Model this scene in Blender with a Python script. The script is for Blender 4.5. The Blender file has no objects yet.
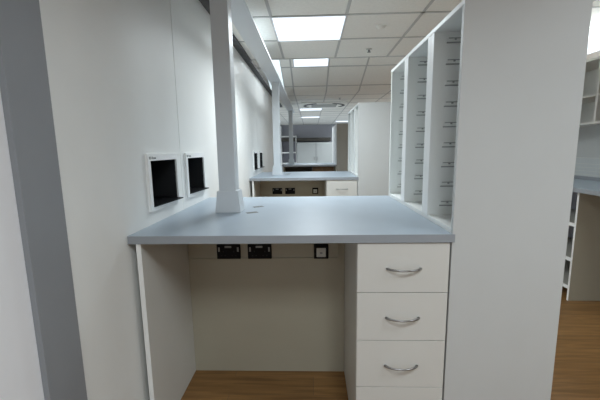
import bpy, bmesh, math, random
from mathutils import Vector, Matrix
random.seed(4)
C = bpy.context.scene.collection
PI = math.pi

# ------------------------------------------------------------------ materials
def mat(name, col, rough=.5, metal=0., noise=0., nscale=6., bump=0., bscale=300., spec=.5, emit=None, strength=0.):
    m = bpy.data.materials.new(name); m.use_nodes = True
    nt = m.node_tree; b = nt.nodes['Principled BSDF']
    b.inputs['Base Color'].default_value = (*col, 1)
    b.inputs['Roughness'].default_value = rough
    b.inputs['Metallic'].default_value = metal
    b.inputs['Specular IOR Level'].default_value = spec
    tc = nt.nodes.new('ShaderNodeTexCoord')
    if noise > 0:
        n = nt.nodes.new('ShaderNodeTexNoise'); n.inputs['Scale'].default_value = nscale
        n.inputs['Detail'].default_value = 4
        r = nt.nodes.new('ShaderNodeValToRGB')
        r.color_ramp.elements[0].position = .3; r.color_ramp.elements[1].position = .7
        r.color_ramp.elements[0].color = (*[c * (1 - noise) for c in col], 1)
        r.color_ramp.elements[1].color = (*[min(1, c * (1 + noise)) for c in col], 1)
        nt.links.new(tc.outputs['Object'], n.inputs['Vector'])
        nt.links.new(n.outputs['Fac'], r.inputs['Fac'])
        nt.links.new(r.outputs['Color'], b.inputs['Base Color'])
    if bump > 0:
        n2 = nt.nodes.new('ShaderNodeTexNoise'); n2.inputs['Scale'].default_value = bscale
        bp = nt.nodes.new('ShaderNodeBump'); bp.inputs['Strength'].default_value = bump
        bp.inputs['Distance'].default_value = .001
        nt.links.new(tc.outputs['Object'], n2.inputs['Vector'])
        nt.links.new(n2.outputs['Fac'], bp.inputs['Height'])
        nt.links.new(bp.outputs['Normal'], b.inputs['Normal'])
    if emit:
        b.inputs['Emission Color'].default_value = (*emit, 1)
        b.inputs['Emission Strength'].default_value = strength
    return m

def wood_floor():
    m = bpy.data.materials.new('oak_plank_floor'); m.use_nodes = True
    nt = m.node_tree; b = nt.nodes['Principled BSDF']; L = nt.links.new
    tc = nt.nodes.new('ShaderNodeTexCoord')
    br = nt.nodes.new('ShaderNodeTexBrick')
    br.inputs['Scale'].default_value = 1.0
    br.inputs['Brick Width'].default_value = 1.25
    br.inputs['Row Height'].default_value = .15
    br.inputs['Mortar Size'].default_value = .0012
    br.inputs['Color1'].default_value = (.29, .156, .054, 1)
    br.inputs['Color2'].default_value = (.225, .118, .040, 1)
    br.inputs['Mortar'].default_value = (.16, .095, .05, 1)
    br.offset = .37
    L(tc.outputs['Object'], br.inputs['Vector'])
    mp = nt.nodes.new('ShaderNodeMapping'); mp.inputs['Scale'].default_value = (2.2, 30, 1)
    L(tc.outputs['Object'], mp.inputs['Vector'])
    n = nt.nodes.new('ShaderNodeTexNoise'); n.inputs['Scale'].default_value = 1.4
    n.inputs['Detail'].default_value = 7; n.inputs['Distortion'].default_value = .6
    L(mp.outputs['Vector'], n.inputs['Vector'])
    r = nt.nodes.new('ShaderNodeValToRGB')
    r.color_ramp.elements[0].position = .32; r.color_ramp.elements[0].color = (.70, .66, .60, 1)
    r.color_ramp.elements[1].position = .68; r.color_ramp.elements[1].color = (1.16, 1.14, 1.12, 1)
    L(n.outputs['Fac'], r.inputs['Fac'])
    mx = nt.nodes.new('ShaderNodeMix'); mx.data_type = 'RGBA'; mx.blend_type = 'MULTIPLY'
    mx.inputs[0].default_value = 1
    L(br.outputs['Color'], mx.inputs[6]); L(r.outputs['Color'], mx.inputs[7])
    L(mx.outputs[2], b.inputs['Base Color'])
    b.inputs['Roughness'].default_value = .45
    return m

M = {}
M['laminate'] = mat('cream_laminate', (.66, .655, .62), .45, noise=.012, bump=.05)
M['panel'] = mat('white_board', (.57, .585, .58), .45, noise=.01, bump=.05)
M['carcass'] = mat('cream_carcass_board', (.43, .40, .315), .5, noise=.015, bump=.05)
M['shelf'] = mat('shelf_board', (.86, .875, .85), .42, noise=.01)
M['edge'] = mat('white_edging', (.92, .93, .92), .4)
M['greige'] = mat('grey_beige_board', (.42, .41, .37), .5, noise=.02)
M['robot'] = mat('robot_panel', (.86, .87, .85), .5, noise=.012, bump=.03)
M['wall_white'] = mat('painted_wall', (.87, .88, .91), .6, noise=.01)
M['wall_lilac'] = mat('lilac_grey_wall', (.46, .47, .52), .7, noise=.02)
M['wall_grey'] = mat('grey_wall', (.52, .53, .52), .6, noise=.02)
M['grey_trim'] = mat('grey_trim_paint', (.27, .285, .305), .45, noise=.02)
M['dark_void'] = mat('dark_gap', (.09, .092, .095), .7, noise=.3, nscale=14)
M['worktop'] = mat('grey_blue_worktop', (.375, .44, .505), .38, noise=.02, nscale=9, bump=.04)
M['worktop_edge'] = mat('worktop_edging', (.31, .335, .365), .45, noise=.02)
M['tile'] = mat('ceiling_tile', (.93, .925, .875), .85, noise=.03, nscale=40, bump=.3, bscale=160)
M['tbar'] = mat('ceiling_grid_bar', (.56, .56, .54), .5)
M['post'] = mat('post_powder_coat', (.70, .74, .77), .4, noise=.01)
M['black'] = mat('black_plastic', (.004, .004, .005), .45, spec=.12)
M['black_in'] = mat('black_liner', (.010, .011, .013), .6)
M['grey_plastic'] = mat('grey_plastic', (.30, .31, .31), .5)
M['pale_plastic'] = mat('pale_plastic', (.62, .63, .60), .4)
M['print'] = mat('grey_print', (.22, .23, .24), .6)
M['steel'] = mat('brushed_steel', (.33, .33, .33), .3, metal=1., noise=.04, nscale=60)
M['port'] = mat('port_steel', (.17, .175, .165), .5, metal=.2, noise=.05)
M['cassette_grey'] = mat('cassette_grille_grey', (.42, .42, .40), .6, noise=.05)
M['runner_dark'] = mat('runner_metal', (.33, .34, .33), .5, metal=.1)
M['brown'] = mat('brown_wood_front', (.20, .12, .055), .5, noise=.25, nscale=12)
M['lilac'] = mat('dark_lilac_board', (.26, .26, .30), .6, noise=.03)
M['grey_bounce'] = mat('grey_bounce_floor', (.40, .41, .42), .5, noise=.03)
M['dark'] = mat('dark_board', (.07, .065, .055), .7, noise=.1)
M['splash'] = mat('splashback', (.55, .57, .57), .3, noise=.02)
M['door_pale'] = mat('pale_grey_door', (.47, .49, .485), .45, noise=.01)
M['diffuser'] = mat('light_diffuser', (.85, .88, .92), .5, emit=(.78, .88, 1.0), strength=.37)
M['diffuser_soft'] = mat('dim_light_diffuser', (.85, .88, .92), .5, emit=(.70, .84, .88), strength=.35)
M['light_frame'] = mat('light_frame_metal', (.7, .7, .7), .5)
M['floor'] = wood_floor()

# ------------------------------------------------------------------ helpers
def box(bm, x0, x1, y0, y1, z0, z1, mi=0):
    vs = [bm.verts.new(p) for p in ((x0,y0,z0),(x1,y0,z0),(x1,y1,z0),(x0,y1,z0),(x0,y0,z1),(x1,y0,z1),(x1,y1,z1),(x0,y1,z1))]
    fs = []
    for q in ((0,3,2,1),(4,5,6,7),(0,1,5,4),(1,2,6,5),(2,3,7,6),(3,0,4,7)):
        f = bm.faces.new([vs[i] for i in q]); f.material_index = mi; fs.append(f)
    return fs

def hexa(bm, bot, top, mi=0):
    vs = [bm.verts.new(p) for p in list(bot) + list(top)]
    for q in ((0,3,2,1),(4,5,6,7),(0,1,5,4),(1,2,6,5),(2,3,7,6),(3,0,4,7)):
        f = bm.faces.new([vs[i] for i in q]); f.material_index = mi

def tube(bm, pts, r, n=10, flat=1.):
    rings = []
    for i, p in enumerate(pts):
        p = Vector(p)
        a = Vector(pts[max(0, i-1)]); b = Vector(pts[min(len(pts)-1, i+1)])
        t = (b - a).normalized()
        u = t.cross(Vector((0, 0, 1)))
        if u.length < 1e-4: u = Vector((1, 0, 0))
        u.normalize(); w = u.cross(t)
        rr = r[i] if isinstance(r, (list, tuple)) else r
        rings.append([bm.verts.new(p + rr * (math.cos(2*PI*k/n) * u + flat * math.sin(2*PI*k/n) * w)) for k in range(n)])
    for i in range(len(rings)-1):
        for k in range(n):
            f = bm.faces.new((rings[i][k], rings[i][(k+1) % n], rings[i+1][(k+1) % n], rings[i+1][k])); f.smooth = True
    bm.faces.new(rings[0][::-1]); bm.faces.new(rings[-1])

def lathe(bm, prof, cx, cy, n=20, mi=0):
    rings = [[bm.verts.new((cx + r*math.cos(2*PI*k/n), cy + r*math.sin(2*PI*k/n), z)) for k in range(n)] for r, z in prof]
    for i in range(len(rings)-1):
        for k in range(n):
            f = bm.faces.new((rings[i][k], rings[i][(k+1) % n], rings[i+1][(k+1) % n], rings[i+1][k])); f.smooth = True; f.material_index = mi
    bm.faces.new(rings[0][::-1]); bm.faces.new(rings[-1])

def obj(name, bm, mats, parent=None, bevel=0.):
    bmesh.ops.recalc_face_normals(bm, faces=bm.faces)
    me = bpy.data.meshes.new(name); bm.to_mesh(me); bm.free()
    for m in (mats if isinstance(mats, (list, tuple)) else [mats]): me.materials.append(M[m])
    o = bpy.data.objects.new(name, me); C.objects.link(o)
    if parent: o.parent = parent
    if bevel:
        md = o.modifiers.new('bevel', 'BEVEL'); md.width = bevel; md.segments = 2; md.limit_method = 'ANGLE'
    return o

def bx(name, m, *b, parent=None, bevel=0.):
    bm = bmesh.new()
    for q in b: box(bm, *q)
    return obj(name, bm, m, parent, bevel)

def tag(o, label, cat, group=None):
    o['label'] = label; o['category'] = cat
    if group: o['group'] = group
    return o

def thing(name, label, cat, loc=(0, 0, 0), group=None):
    o = bpy.data.objects.new(name, None); o.empty_display_size = .05
    C.objects.link(o); o.location = loc
    return tag(o, label, cat, group)

def struct(o):
    o['kind'] = 'structure'; return o

def copy_tree(o, parent=None):
    c = o.copy(); C.objects.link(c); c.parent = parent
    for ch in [k for k in bpy.data.objects if k.parent == o]: copy_tree(ch, c)
    return c

def text_mesh(name, s, size, m, parent, rot, loc, extrude=.0004):
    cu = bpy.data.curves.new(name, 'FONT'); cu.body = s; cu.size = size; cu.extrude = extrude
    t = bpy.data.objects.new(name + '_tmp', cu); C.objects.link(t)
    bpy.context.view_layer.update()
    me = bpy.data.meshes.new_from_object(t.evaluated_get(bpy.context.evaluated_depsgraph_get()))
    bpy.data.objects.remove(t)
    me.materials.clear(); me.materials.append(M[m])
    o = bpy.data.objects.new(name, me); C.objects.link(o); o.parent = parent
    o.rotation_euler = rot; o.location = loc
    return o

# ------------------------------------------------------------------ dimensions
CE = 2.374          # ceiling
WT = .9756          # worktop top
XW = -.767           # dispensing wall face
Y1, Y2, Y3 = 1.332, 4.12, 7.40

# ------------------------------------------------------------------ setting
struct(bx('floor', 'floor', (-4.2, 4.4, -3.6, 8.7, -.1, 0)))
struct(bx('floor_far', 'grey_bounce', (-4.2, 4.4, 8.7, 15.2, -.1, 0)))  # unseen floor, made grey so less brown light bounces onto the far ceiling

# ceiling: flat near part, raised bay with a sloping far side, flat far part
SL0, SL1, SLZ, SLS = 4.98, 6.463, 2.62, -.285
def zs(y): return SLZ + SLS * (y - 5.6)
bm = bmesh.new()
box(bm, -4.2, 4.4, -3.6, 4.15, CE, CE + .08)
box(bm, -4.2, 4.4, 4.07, 4.15, CE + .08, 2.90)
box(bm, -4.2, 4.4, 4.07, SL0, zs(SL0), zs(SL0) + .1)
hexa(bm, [(-4.2, SL0, zs(SL0)), (4.4, SL0, zs(SL0)), (4.4, SL1, CE), (-4.2, SL1, CE)],
         [(-4.2, SL0, zs(SL0)+.1), (4.4, SL0, zs(SL0)+.1), (4.4, SL1, CE+.1), (-4.2, SL1, CE+.1)])
box(bm, -4.2, 4.4, SL1, 15.2, CE, CE + .1)
struct(obj('ceiling', bm, 'tile'))
# grid bars
bm = bmesh.new()
gx = [-.31 + .6 * k for k in range(-6, 8)]
for x in gx:
    box(bm, x-.012, x+.012, -3.6, 4.15, CE-.004, CE+.01)
    box(bm, x-.012, x+.012, SL1, 15.0, CE-.004, CE+.01)
    hexa(bm, [(x-.012, SL0, zs(SL0)-.004), (x+.012, SL0, zs(SL0)-.004), (x+.012, SL1, CE-.004), (x-.012, SL1, CE-.004)],
             [(x-.012, SL0, zs(SL0)+.01), (x+.012, SL0, zs(SL0)+.01), (x+.012, SL1, CE+.01), (x-.012, SL1, CE+.01)])
y = 2.87 - .6 * 10
while y < 4.0:
    box(bm, -4.2, 4.4, y-.012, y+.012, CE-.004, CE+.01); y += .6
y = 6.9
while y < 14.9:
    box(bm, -4.2, 4.4, y-.012, y+.012, CE-.004, CE+.01); y += .6
for y in (5.0, 5.61, 6.25):
    z = zs(y)
    hexa(bm, [(-4.2, y-.012, z-.001), (4.4, y-.012, z-.001), (4.4, y+.012, z-.008), (-4.2, y+.012, z-.008)],
             [(-4.2, y-.012, z+.01), (4.4, y-.012, z+.01), (4.4, y+.012, z+.004), (-4.2, y+.012, z+.004)])
box(bm, -4.2, 4.4, 4.135, 4.154, CE-.006, CE+.01)
struct(obj('trim_1', bm, 'tbar'))

# hatch openings in the dispensing wall
hatches = [(1.538, 1.884), (2.020, 2.366), (4.435, 4.781), (4.924, 5.270)]
HZ0, HZ1 = 1.038, 1.310          # outer frame
wy0, wy1 = .98, 8.5
bm = bmesh.new()
cuts = [(a + .024, b - .012) for a, b in hatches]; cz0, cz1 = HZ0 + .022, HZ1 - .030
seams = [1.966, 4.86]
edges = [wy0] + seams + [wy1]
for i in range(len(edges)-1):
    a = edges[i] + (.003 if i else 0); b = edges[i+1] - (.003 if i < len(edges)-2 else 0)
    box(bm, XW-.02, XW, a, b, 0, cz0); box(bm, XW-.02, XW, a, b, cz1, CE)
    c = [q for q in cuts if a < q[0] < b]; s = a
    for q in c:
        box(bm, XW-.02, XW, s, q[0], cz0, cz1); s = q[1]
    box(bm, XW-.02, XW, s, b, cz0, cz1)
box(bm, -1.9, XW-.02, wy1-.02, wy1, 0, CE)
struct(obj('wall_left', bm, 'robot'))
struct(bx('wall_left_core', 'dark_void', (XW-.26, XW-.24, wy0, wy1-.03, 0, CE)))
struct(bx('wall_left_near', 'wall_white', (XW-.05, XW, -3.6, wy0, 0, CE)))
struct(bx('trim_2', 'grey_trim', (XW, XW+.018, .838, .980, 0, CE), bevel=.001))
struct(bx('wall_gap_shade', 'dark_void', (XW, XW+.07, 1.2, wy1, CE-.022, CE-.002)))  # solid dark strip standing in for the shadowed gap along the wall top
struct(bx('wall_back', 'wall_lilac', (-4.2, 4.4, 15.0, 15.2, 0, CE)))
struct(bx('wall_right', 'wall_white', (4.3, 4.4, -3.6, 15.0, 0, CE)))
struct(bx('wall_far_left', 'wall_white', (-4.3, -4.2, 8.28, 15.0, 0, CE)))
struct(bx('wall_front', 'wall_white', (-.74, 4.4, -3.7, -3.6, 0, CE)))
# grey partition behind the right-hand counter
struct(bx('wall_partition', 'wall_grey', (2.76, 2.82, 1.2, 5.2, 0, 2.06)))

# ------------------------------------------------------------------ ceiling lights
SPREAD = 156; POWER = 8.6
def light(label, x0, x1, y0, y1, zf=None, group='ceiling light panels', dm='diffuser', pw=1.):
    cx, cy = (x0+x1)/2, (y0+y1)/2
    if zf is None: z = CE - .004; tilt = 0
    else: z = zf(cy) - .006; tilt = math.atan(SLS)
    t = thing('ceiling_light', label, 'ceiling light', (cx, cy, z), group)
    t.rotation_euler = (tilt, 0, 0)
    hx, hy = (x1-x0)/2, (y1-y0)/2/ math.cos(tilt)
    bx('diffuser', dm, (-hx+.012, hx-.012, -hy+.012, hy-.012, -.002, .003), parent=t)
    if dm == 'diffuser':
        ld = bpy.data.lights.new('lamp', 'AREA'); ld.shape = 'RECTANGLE'; ld.size = 2*hx-.04; ld.size_y = 2*hy-.04
        ld.spread = math.radians(SPREAD); ld.energy = pw * POWER * (4*hx*hy) / .36; ld.color = (.87, .955, 1.0)
        lo = bpy.data.objects.new('lamp', ld); C.objects.link(lo); lo.parent = t; lo.location = (0, 0, -.006)
    f = .014
    bx('frame', 'light_frame', (-hx, hx, -hy, -hy+f, -.005, .004), (-hx, hx, hy-f, hy, -.005, .004),
       (-hx, -hx+f, -hy+f, hy-f, -.005, .004), (hx-f, hx, -hy+f, hy-f, -.005, .004), parent=t)
    return t
light('large square ceiling light panel nearest the top of the view, above first worktop', -.318, .30, 2.862, 3.485, pw=1.12)
light('ceiling light panel in the raised ceiling, partly cut by ceiling step', -.27, .29, 5.02, 5.60, zs, pw=.55)
light('long ceiling light beside the overhead beam, in the raised ceiling', -.74, -.46, 5.02, 6.36, zs, dm='diffuser_soft')
light('bright narrow ceiling light just behind the air conditioning cassette', -.305, .30, 8.98, 9.50)
light('second narrow ceiling light behind the air conditioning cassette, farther of the two', -.325, .30, 11.2, 11.7)
light('far ceiling light seen above the grey beige end panel', .95, 1.55, 13.1, 13.7)
light('large ceiling light over the right hand counter beside the tall panel', 2.56, 3.25, 3.1, 4.5)
for x, y in ((.3, -.25), (1.9, .25), (.8, -2.2)):  # unseen panels added to brighten the near wall and end panel
    light('added unseen ceiling light panel overhead behind the viewer', x-.3, x+.3, y-.3, y+.3, pw=.84)
for x, y in ((2.4, 7.6), (2.4, 10.6), (-2.6, 10.6), (-2.6, 12.8), (2.6, 12.8)):  # unseen panels added to brighten the far end of the room
    light('added ceiling light panel in the far half of the room, unseen behind shelving or wall', x-.3, x+.3, y-.3, y+.3)

# ------------------------------------------------------------------ ceiling fittings
def sprinkler(label, x, y, z, s=1.):
    t = thing('sprinkler_head', label, 'sprinkler', (x, y, z), 'sprinkler heads in the ceiling')
    bm = bmesh.new(); lathe(bm, [(.034*s, 0), (.032*s, -.006*s), (.012*s, -.010*s)], 0, 0); obj('rose', bm, 'pale_plastic', t)
    bm = bmesh.new(); lathe(bm, [(.011*s, -.008*s), (.010*s, -.026*s), (.020*s, -.030*s), (.020*s, -.034*s), (.006*s, -.036*s)], 0, 0); obj('nozzle', bm, 'runner_dark', t)
sprinkler('sprinkler head on ceiling tile right of the large square light', .631, 3.834, CE)
sprinkler('sprinkler head in the raised ceiling right of the cut light', .52, 5.32, zs(5.32), .9)
sprinkler('sprinkler head beyond the raised ceiling near the cassette', .61, 7.3, CE)
t = thing('smoke_detector', 'pale round smoke detector on ceiling tile above the near shelving', 'smoke detector', (.62, 3.15, CE))
bm = bmesh.new(); lathe(bm, [(.045, 0), (.045, -.008), (.038, -.012)], 0, 0, 28); obj('base', bm, 'tile', t)
bm = bmesh.new(); lathe(bm, [(.034, -.011), (.030, -.022), (.012, -.026)], 0, 0, 28); obj('cover', bm, 'tile', t)

t = thing('air_conditioning_cassette', 'square ceiling air conditioning cassette with dark curved air slots', 'air conditioner', (.318, 8.36, CE))
bm = bmesh.new(); box(bm, -.52, .52, -.50, .50, -.022, 0); obj('fascia', bm, 'tile', t, .006)
bx('grille', 'cassette_grey', (-.30, .30, -.22, .30, -.028, -.021), parent=t)
for sgn in (1, -1):
    bm = bmesh.new(); pts = []
    for i in range(13):
        a = -1.15 + 1.75 * i / 12
        r1, r2 = .40, .46
        pts.append(((sgn*r1*math.cos(a)*1.08, r1*math.sin(a)*.95), (sgn*r2*math.cos(a)*1.08, r2*math.sin(a)*.98)))
    for i in range(12):
        q = (pts[i][0], pts[i][1], pts[i+1][1], pts[i+1][0])
        hexa(bm, [(*p, -.030) for p in q], [(*p, -.021) for p in q])
    obj('air_slot', bm, 'dark_void', t)

# ------------------------------------------------------------------ workbenches
def worktop(label, x0, x1, y0, y1, ports):
    t = thing('worktop', label, 'worktop', (0, y0, WT-.033), 'grey blue worktops')
    o = bx('top', 'worktop', (x0, x1, .0012, y1-y0, 0, .033), parent=t)
    bx('edging', 'worktop_edge', (x0, x1+.009, -.0038, .0012, 0, .033), parent=t)
    bx('edging', 'worktop_edge', (x0, x1-.03, y1-y0, y1-y0+.0012, 0, .0325), parent=t)
    if ports:
        for (cx, cy, an) in ((-.334, .506, .5), (-.329, .700, .5)):
            def rq(hw, hd, oy=0):
                return [(cx + u*math.cos(an) - w*math.sin(an), cy + u*math.sin(an) + w*math.cos(an)) for u, w in ((-hw, oy-hd), (hw, oy-hd), (hw, oy+hd), (-hw, oy+hd))]
            bm = bmesh.new(); hexa(bm, [(*q, .0331) for q in rq(.032, .017)], [(*q, .0343) for q in rq(.032, .017)]); p = obj('cable_port', bm, 'port', t, .0004)
            p['label'] = 'brushed metal cable port cover'
            bm = bmesh.new(); hexa(bm, [(*q, .0336) for q in rq(.026, .003, .009)], [(*q, .0346) for q in rq(.026, .003, .009)]); obj('slot', bm, 'dark', p)
    return t

def handle(parent, cx, z, w=.134, y=0.):
    bm = bmesh.new(); pts = []; rr = []
    for i in range(17):
        s = -1 + 2*i/16
        pts.append((cx + s*w/2, y - .004 - .027*(1-s*s)**.75, z)); rr.append(.0034 + .0014*abs(s)**3)
    tube(bm, pts, rr, 10, 1.2)
    for s in (-1, 1):
        box(bm, cx+s*w/2-.005, cx+s*w/2+.005, y-.005, y+.001, z-.004, z+.004)
    h = obj('handle', bm, 'steel', parent); h['label'] = 'curved brushed steel bow handle'
    return h

def drawer_unit(label, x0, x1, yf, yb):
    t = thing('drawer_unit', label, 'drawer unit', (0, yf, 0), 'drawer units under the worktops')
    D = yb - yf; zt = WT - .034
    bx('carcass', 'laminate', (x0, x0+.018, .020, D, .0, zt), (x1-.018, x1, .020, D, 0, zt), (x0+.018, x1-.018, .03, D, zt-.018, zt),
       (x0+.018, x1-.018, D-.01, D, .08, zt-.018), (x0+.018, x1-.018, .03, D-.01, .08, .098), parent=t)
    bx('plinth', 'laminate', (x0+.018, x1-.018, .05, .066, 0, .08), parent=t)
    zz = [.9405, .727, .512, .294, .085]
    for i in range(4):
        a, b = zz[i+1] + .0015, zz[i] - .0015
        bm = bmesh.new(); box(bm, x0+.001, x1-.002, 0, .018, a, b)
        dr = obj('drawer', bm, 'laminate', t, .0008)
        hz = [.831, .616, .397, .186][i]
        handle(dr, (x0+x1)/2 + .003, hz)
    return t

def under(label_f, label_t, x0, xd, yf, yb):
    zt = WT - .034
    t = thing('bench_frame', label_f, 'bench frame', (0, yf, 0), 'bench frames under the worktops')
    bx('side_panel', 'laminate', (x0+.030, x0+.050, 0.001, yb-yf, 0, zt), parent=t, bevel=.0006)
    bx('edge_strip', 'edge', (x0+.030, x0+.050, 0, .001, 0, zt), parent=t)
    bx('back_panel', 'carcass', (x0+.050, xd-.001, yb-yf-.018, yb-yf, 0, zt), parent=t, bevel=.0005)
    k = thing('cable_trunking', label_t, 'cable trunking', (0, yb-.018, .708), 'cable trunking under the worktops')
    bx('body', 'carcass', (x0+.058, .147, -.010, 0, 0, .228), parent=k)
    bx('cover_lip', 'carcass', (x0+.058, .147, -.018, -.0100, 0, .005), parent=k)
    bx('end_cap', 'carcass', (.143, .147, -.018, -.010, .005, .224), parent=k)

def double_socket(label, x0, y, z0):
    t = thing('double_socket', label, 'socket', (x0, y, z0), 'black double sockets')
    w, h = .136, .086
    bm = bmesh.new(); box(bm, 0, w, -.009, 0, 0, h); obj('faceplate', bm, 'black', t, .003)
    bx('indicator_strip', 'grey_plastic', (w/2-.021, w/2+.017, -.0105, -.0088, h-.020, h-.009), parent=t)
    for s in (.009, w-.019):
        bm = bmesh.new(); box(bm, s, s+.010, -.012, -.0088, h-.042, h-.016); obj('switch', bm, 'grey_plastic', t, .001)
    for cx in (w/2-.030, w/2+.030):
        bx('pin_holes', 'black_in', (cx-.003, cx+.003, -.0094, -.0088, .040, .049), (cx-.014, cx-.007, -.0094, -.0088, .018, .023), (cx+.007, cx+.014, -.0094, -.0088, .018, .023), parent=t)
    return t

def single_outlet(label, x0, y, z0):
    t = thing('data_outlet', label, 'socket', (x0, y, z0), 'square outlets with black surrounds')
    w = .082
    bm = bmesh.new(); box(bm, 0, w, -.009, 0, 0, w+.004); obj('faceplate', bm, 'black', t, .003)
    bm = bmesh.new(); box(bm, .015, w-.015, -.0115, -.0085, .012, w-.018); o = obj('insert', bm, 'pale_plastic', t, .001)
    bx('port_hole', 'grey_plastic', (.034, .048, -.0122, -.0114, .030, .040), parent=o)
    return t

def shelving(label, x0, y0, pm='panel', runners=True):
    """open shelving on the right end of a bench, open towards the worktop (-X)"""
    t = thing('shelving_unit', label, 'shelving', (x0, y0, 0), 'tall shelving units at the bench ends')
    D = .452; L = 1.135 if pm == 'panel' else 1.5; H = 1.856
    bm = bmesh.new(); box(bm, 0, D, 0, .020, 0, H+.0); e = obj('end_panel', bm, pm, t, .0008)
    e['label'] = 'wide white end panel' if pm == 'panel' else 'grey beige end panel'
    bx('end_panel', 'shelf', (.001, D, L-.020, L, 0, H), parent=t, bevel=.0008)
    bx('back', 'shelf', (D-.012, D, .020, L-.020, 0, H), parent=t)
    bx('top', 'shelf', (.0005, D-.012, .020, L-.020, H-.020, H-.0005), parent=t, bevel=.0008)
    bx('bottom', 'shelf', (.004, D-.012, .020, L-.020, WT+.0, WT+.018), parent=t, bevel=.0008)
    bx('base', 'shelf', (.004, .02, .020, L-.020, 0, WT), parent=t)
    PT = ((.308, .388), (.722, .795))
    for a, b in PT:
        m = (a+b)/2
        p = bx('partition', 'shelf', (.002, D-.012, a, m-.001, WT+.018, H-.020), (.002, D-.012, m+.001, b, WT+.018, H-.020),
               (.006, D-.012, m-.001, m+.001, WT+.018, H-.020), parent=t, bevel=.0008)
        bx('edge_strip', 'edge', (.0004, .002, a, m-.001, WT+.018, H-.020), (.0004, .002, m+.001, b, WT+.018, H-.020), parent=p)
    bx('edge_strip', 'edge', (-.001, .001, .001, L, H-.018, H-.001), parent=t)
    if pm != 'panel': bx('side_board', 'edge', (-.012, -.001, .021, L, 0, H), parent=t)
    if runners:
        for yb in (.308, .722, L-.020):
            for k in range(9):
                z = 1.047 + .0935*k
                r = bx('runner', 'shelf', (.058, D-.03, yb-.005, yb, z-.008, z+.016), parent=t)
                bx('rail', 'runner_dark', (.056, D-.03, yb-.009, yb-.005, z-.008, z-.003), (.064, D-.03, yb-.008, yb-.005, z+.012, z+.0155),
                   (.090, .098, yb-.0095, yb-.005, z+.006, z+.015), parent=r)
    return t

YB = .535
def bench(i, Y, x0, x1, xd):
    n = ['first', 'second'][i]; w = ['nearest', 'middle'][i]
    worktop(['wide grey blue worktop in the foreground with two metal cable ports', 'second grey blue worktop beyond the foreground one'][i], x0, x1, Y, Y+1.135, True)
    drawer_unit(['cream four drawer unit under the right end of the foreground worktop', 'cream drawer unit under the second worktop, partly hidden'][i], xd, x1-.004, Y+.004, Y+.62)
    under(['cream side and back panels forming the knee space of the foreground workbench', 'cream side and back panels of the second workbench, seen over the foreground worktop'][i],
          ['long cream cable trunking below the foreground worktop holding three outlets', 'cream cable trunking below the second worktop'][i],
          x0, xd, Y+.004, Y+YB)
    yy = Y+YB-.018-.010
    s = ['foreground worktop', 'second worktop'][i]
    double_socket('black double socket under the %s, left one of the pair' % s, -.543, yy, .709)
    double_socket('black double socket under the %s, right one of the pair' % s, -.366, yy, .709)
    single_outlet('black square outlet with pale centre under the %s' % s, .009, yy, .708)

bench(0, Y1, -.765, .563, .184)
shelving('tall white shelving with wide end panel beside the foreground worktop', .564, Y1+.003)
bench(1, Y2, -.765, .563, .184)
shelving('tall white empty shelving beside the second worktop', .564, Y2+.003)

# third bench: only its top and upright can be seen
worktop('third grey blue worktop, far down the room behind the second', -.62, .545, Y3, Y3+1.10, False)
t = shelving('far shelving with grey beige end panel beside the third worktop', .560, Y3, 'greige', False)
b = bx('base_cabinet', 'brown', (.02, .50, Y3+.12, Y3+.60, 0, WT-.045), bevel=.002)
tag(b, 'brown wooden base cabinet under the right of the third worktop', 'cabinet')
t = thing('bench_frame', 'side and back panels under the third worktop far down the room', 'bench frame', (0, Y3, 0), 'bench frames under the worktops')
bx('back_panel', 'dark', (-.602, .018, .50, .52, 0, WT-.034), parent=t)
bx('side_panel', 'carcass', (-.62, -.602, .02, .52, 0, WT-.034), parent=t)
bx('side_panel', 'carcass', (.52, .54, .02, .60, 0, WT-.034), parent=t)

# ------------------------------------------------------------------ posts and beam
PX0, PX1 = -.516, -.423; BEAM = 2.20
def post(label, Y, top=BEAM):
    t = thing('support_post', label, 'post', ((PX0+PX1)/2, Y+.048, WT), 'pale grey support posts on the worktops')
    h = (PX1-PX0)/2
    bx('shaft', 'post', (-h, h, -h, h, .10, top-WT), parent=t, bevel=.003)
    bm = bmesh.new()
    a, b = .072, .058
    hexa(bm, [(-a, -a+.02, 0), (a, -a+.02, 0), (a, a, 0), (-a, a, 0)], [(-b, -b+.006, .122), (b, -b+.006, .122), (b, b, .122), (-b, b, .122)])
    obj('base_cover', bm, 'post', t, .002)
post('nearest square pale grey post with flared base on the foreground worktop', 1.845)
post('second pale grey post with flared base on the second worktop', 4.62)
post('farthest pale grey post standing on the third worktop', 7.95)
bm = bmesh.new(); box(bm, -.538, -.388, 1.0, 8.45, BEAM, BEAM+.012)
o = obj('overhead_beam', bm, 'post', None, .002)
tag(o, 'long pale grey overhead beam running over the posts along the left wall', 'beam')

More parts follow.
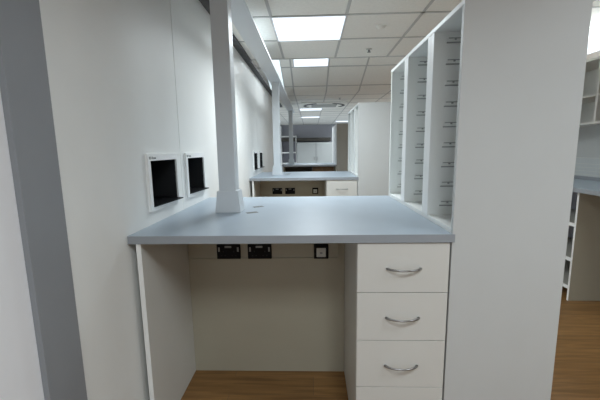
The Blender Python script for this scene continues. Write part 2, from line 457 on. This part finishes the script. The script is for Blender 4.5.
# ------------------------------------------------------------------ dispensing hatches
def hatch():
    t = thing('dispensing_hatch', '', 'dispensing hatch', (XW, 0, HZ0), 'black dispensing hatches in the left wall')
    w = .346; h = HZ1-HZ0
    bm = bmesh.new()
    a, b, c, d = .026, w-.014, .024, h-.032
    for q in ((0, w, 0, c), (0, w, d, h), (0, a, c, d), (b, w, c, d)): box(bm, 0, .013, *q)
    f = obj('frame', bm, 'edge', t); f['label'] = 'white frame around the hatch'
    bm = bmesh.new()
    e = .002
    box(bm, -.17, .004, a-e, a, c, d); box(bm, -.17, .004, b, b+e-.0005, c, d)
    box(bm, -.17, .004, a, b, d-.0005, d+e-.0008); box(bm, -.17, .004, a, b, c-e, c); box(bm, -.175, -.17, a-e, b+e, c-e, d+e)
    obj('liner', bm, 'black_in', t)
    bx('inner_block', 'grey_plastic', (-.168, -.10, a+.03, a+.075, d-.075, d-.012), parent=t)
    bm = bmesh.new()
    hexa(bm, [(-.10, a+.001, c+.004), (-.10, b-.001, c+.004), (.038, b+.002, c-.004), (.016, a+.001, c-.004)],
             [(-.10, a+.001, c+.008), (-.10, b-.001, c+.008), (.038, b+.002, c+.001), (.016, a+.001, c+.001)])
    o = obj('tray', bm, 'black', t); o['label'] = 'black tray lip sticking out'
    text_mesh('lettering', 'BD Rowa', .018, 'print', t, (PI/2, 0, PI/2), (.0134, .014, h-.024))
    return t
h0 = hatch()
labs = ['black dispensing hatch nearest the viewer in the left wall', 'second black dispensing hatch, between the wall seam and the nearest post',
        'far dispensing hatch beyond the nearest post, left one of the far pair', 'farthest dispensing hatch, beside the second post, right one of the far pair']
for i, (a, b) in enumerate(hatches):
    h = h0 if i == 0 else copy_tree(h0)
    h.location = (XW, a, HZ0); h['label'] = labs[i]

# ------------------------------------------------------------------ far end of the room
t = thing('cupboard', 'pale grey two door cupboard against the far back wall', 'cupboard', (0, 14.35, 0))
bx('body', 'lilac', (-.60, 1.00, .02, .60, .0, 1.60), parent=t)
for a, b, hx in ((-.60, .192, .14), (.208, 1.00, .26)):
    bm = bmesh.new(); box(bm, a, b, 0, .018, .10, 1.60); d = obj('door', bm, 'door_pale', t, .001)
    bx('handle', 'steel', (hx-.006, hx+.006, -.03, -.018, .85, 1.0), (hx-.005, hx+.005, -.02, 0, .86, .87), (hx-.005, hx+.005, -.02, 0, .98, .99), parent=d)
o = bx('wall_shelf', 'dark', (-1.6, .84, 14.55, 15.0, 1.66, 1.80)); tag(o, 'dark grey boxed shelf on the back wall above the pale cupboard', 'shelf')
t = thing('open_shelving', 'grey open shelving left of the pale cupboard at the back wall', 'shelving', (0, 14.5, 0))
bx('side', 'edge', (-1.44, -1.27, 0, .45, 0, 2.3), parent=t)
bx('side', 'edge', (-.66, -.63, 0, .45, 0, 1.9), parent=t)
bx('back', 'lilac', (-1.27, -.66, .43, .45, 0, 1.9), parent=t)
for z in (.7, 1.16, 1.84): bx('shelf', 'edge', (-1.27, -.66, 0, .43, z, z+.05), parent=t)
t = thing('spotlight', 'small round ceiling spotlight at far left beyond the second post', 'spotlight', (-1.16, 12.6, CE))
bm = bmesh.new(); lathe(bm, [(.06, 0), (.06, -.03), (.05, -.035)], 0, 0); obj('housing', bm, 'light_frame', t)
bm = bmesh.new(); lathe(bm, [(.045, -.034), (.04, -.045)], 0, 0); obj('lamp', bm, 'diffuser', t)

# ------------------------------------------------------------------ right-hand counter
RX = 2.15
t = thing('worktop', 'grey worktop of the counter at the far right of the view', 'worktop', (RX, 1.6, WT-.035), 'grey blue worktops')
bx('top', 'worktop', (.0012, .605, 0, 3.2, 0, .035), parent=t)
bx('edging', 'worktop_edge', (-.0002, .0012, 0, 3.2, 0, .0345), parent=t)
t = thing('low_shelving', 'low open shelving with wide cream end panel under the right hand counter', 'shelving', (RX+.04, 2.802, 0))
bx('end_panel', 'carcass', (.001, .565, 0, .018, 0, WT-.037), parent=t, bevel=.0006)
bx('edge_strip', 'edge', (-.001, .001, 0, .018, 0, WT-.037), parent=t)
bx('side', 'greige', (0, .5, 1.25, 1.266, 0, WT-.037), parent=t)
bx('back', 'lilac', (.48, .5, .018, 1.25, 0, WT-.037), parent=t)  # inner boards coloured dark to paint in the shade inside the openings
for z in (.10, .345, .645): bx('shelf', 'greige', (.004, .48, .018, 1.25, z, z+.03), parent=t); bx('edge_strip', 'edge', (0, .004, .018, 1.25, z, z+.03), parent=t)

t = thing('wall_shelving', 'cream open wall shelving above the right hand counter', 'shelving', (2.44, 1.9, 1.50))
Ls = 2.9
bx('bottom', 'laminate', (0, .32, 0, Ls, 0, .02), parent=t); bx('top', 'laminate', (0, .32, 0, Ls, .54, .56), parent=t)
bx('side', 'laminate', (0, .32, 0, .02, .02, .54), parent=t); bx('side', 'laminate', (0, .32, Ls-.02, Ls, .02, .54), parent=t)
for y in (.42, 1.14, 1.86): bx('divider', 'laminate', (0, .31, y, y+.025, .02, .54), parent=t)
for a, b in ((.02, .42), (.445, 1.14), (1.165, 1.86), (1.885, Ls-.02)): bx('shelf', 'laminate', (.004, .31, a, b, .235, .253), parent=t)
bx('back', 'laminate', (.31, .318, .02, Ls-.02, .02, .54), parent=t)

t = thing('splashback', 'low grey ribbed splashback along the back of the right counter', 'splashback', (2.74, 1.7, WT))
bx('board', 'splash', (0, .018, 0, 3.1, .035, .22), parent=t)
bx('rib', 'pale_plastic', *[(-.004, 0, 0, 3.1, z, z+.006) for z in (.05, .085, .12, .155, .215)], parent=t)
bx('lower_strip', 'grey_trim', (-.004, .018, 0, 3.1, 0, .035), parent=t)

# ------------------------------------------------------------------ camera
f_px = 336.44
R = ((0.9993397843171818, 0.032911090342962065, -0.015390114142718176),
     (-0.01030211452216494, -0.14952295500644527, -0.9887045829581821),
     (-0.034840521196743066, 0.9882103754052464, -0.1490851837848462))
cam = bpy.data.cameras.new('camera'); co = bpy.data.objects.new('camera', cam); C.objects.link(co)
cam.sensor_width = 36; cam.lens = f_px * 36 / 600; cam.clip_start = .02; cam.clip_end = 60
right = Vector(R[0]); up = -Vector(R[1]); back = -Vector(R[2])
mw = Matrix((right, up, back)).transposed().to_4x4(); mw.translation = Vector((0, 0, 1.3216))
co.matrix_world = mw
sc = bpy.context.scene; sc.camera = co

# ------------------------------------------------------------------ world and view
w = bpy.data.worlds.new('world'); sc.world = w; w.use_nodes = True
w.node_tree.nodes['Background'].inputs['Color'].default_value = (.85, .85, .85, 1)
w.node_tree.nodes['Background'].inputs['Strength'].default_value = .3
vs = sc.view_settings
vs.view_transform = 'Standard'; vs.look = 'None'; vs.exposure = 1.52; vs.gamma = 1; vs.use_curve_mapping = False
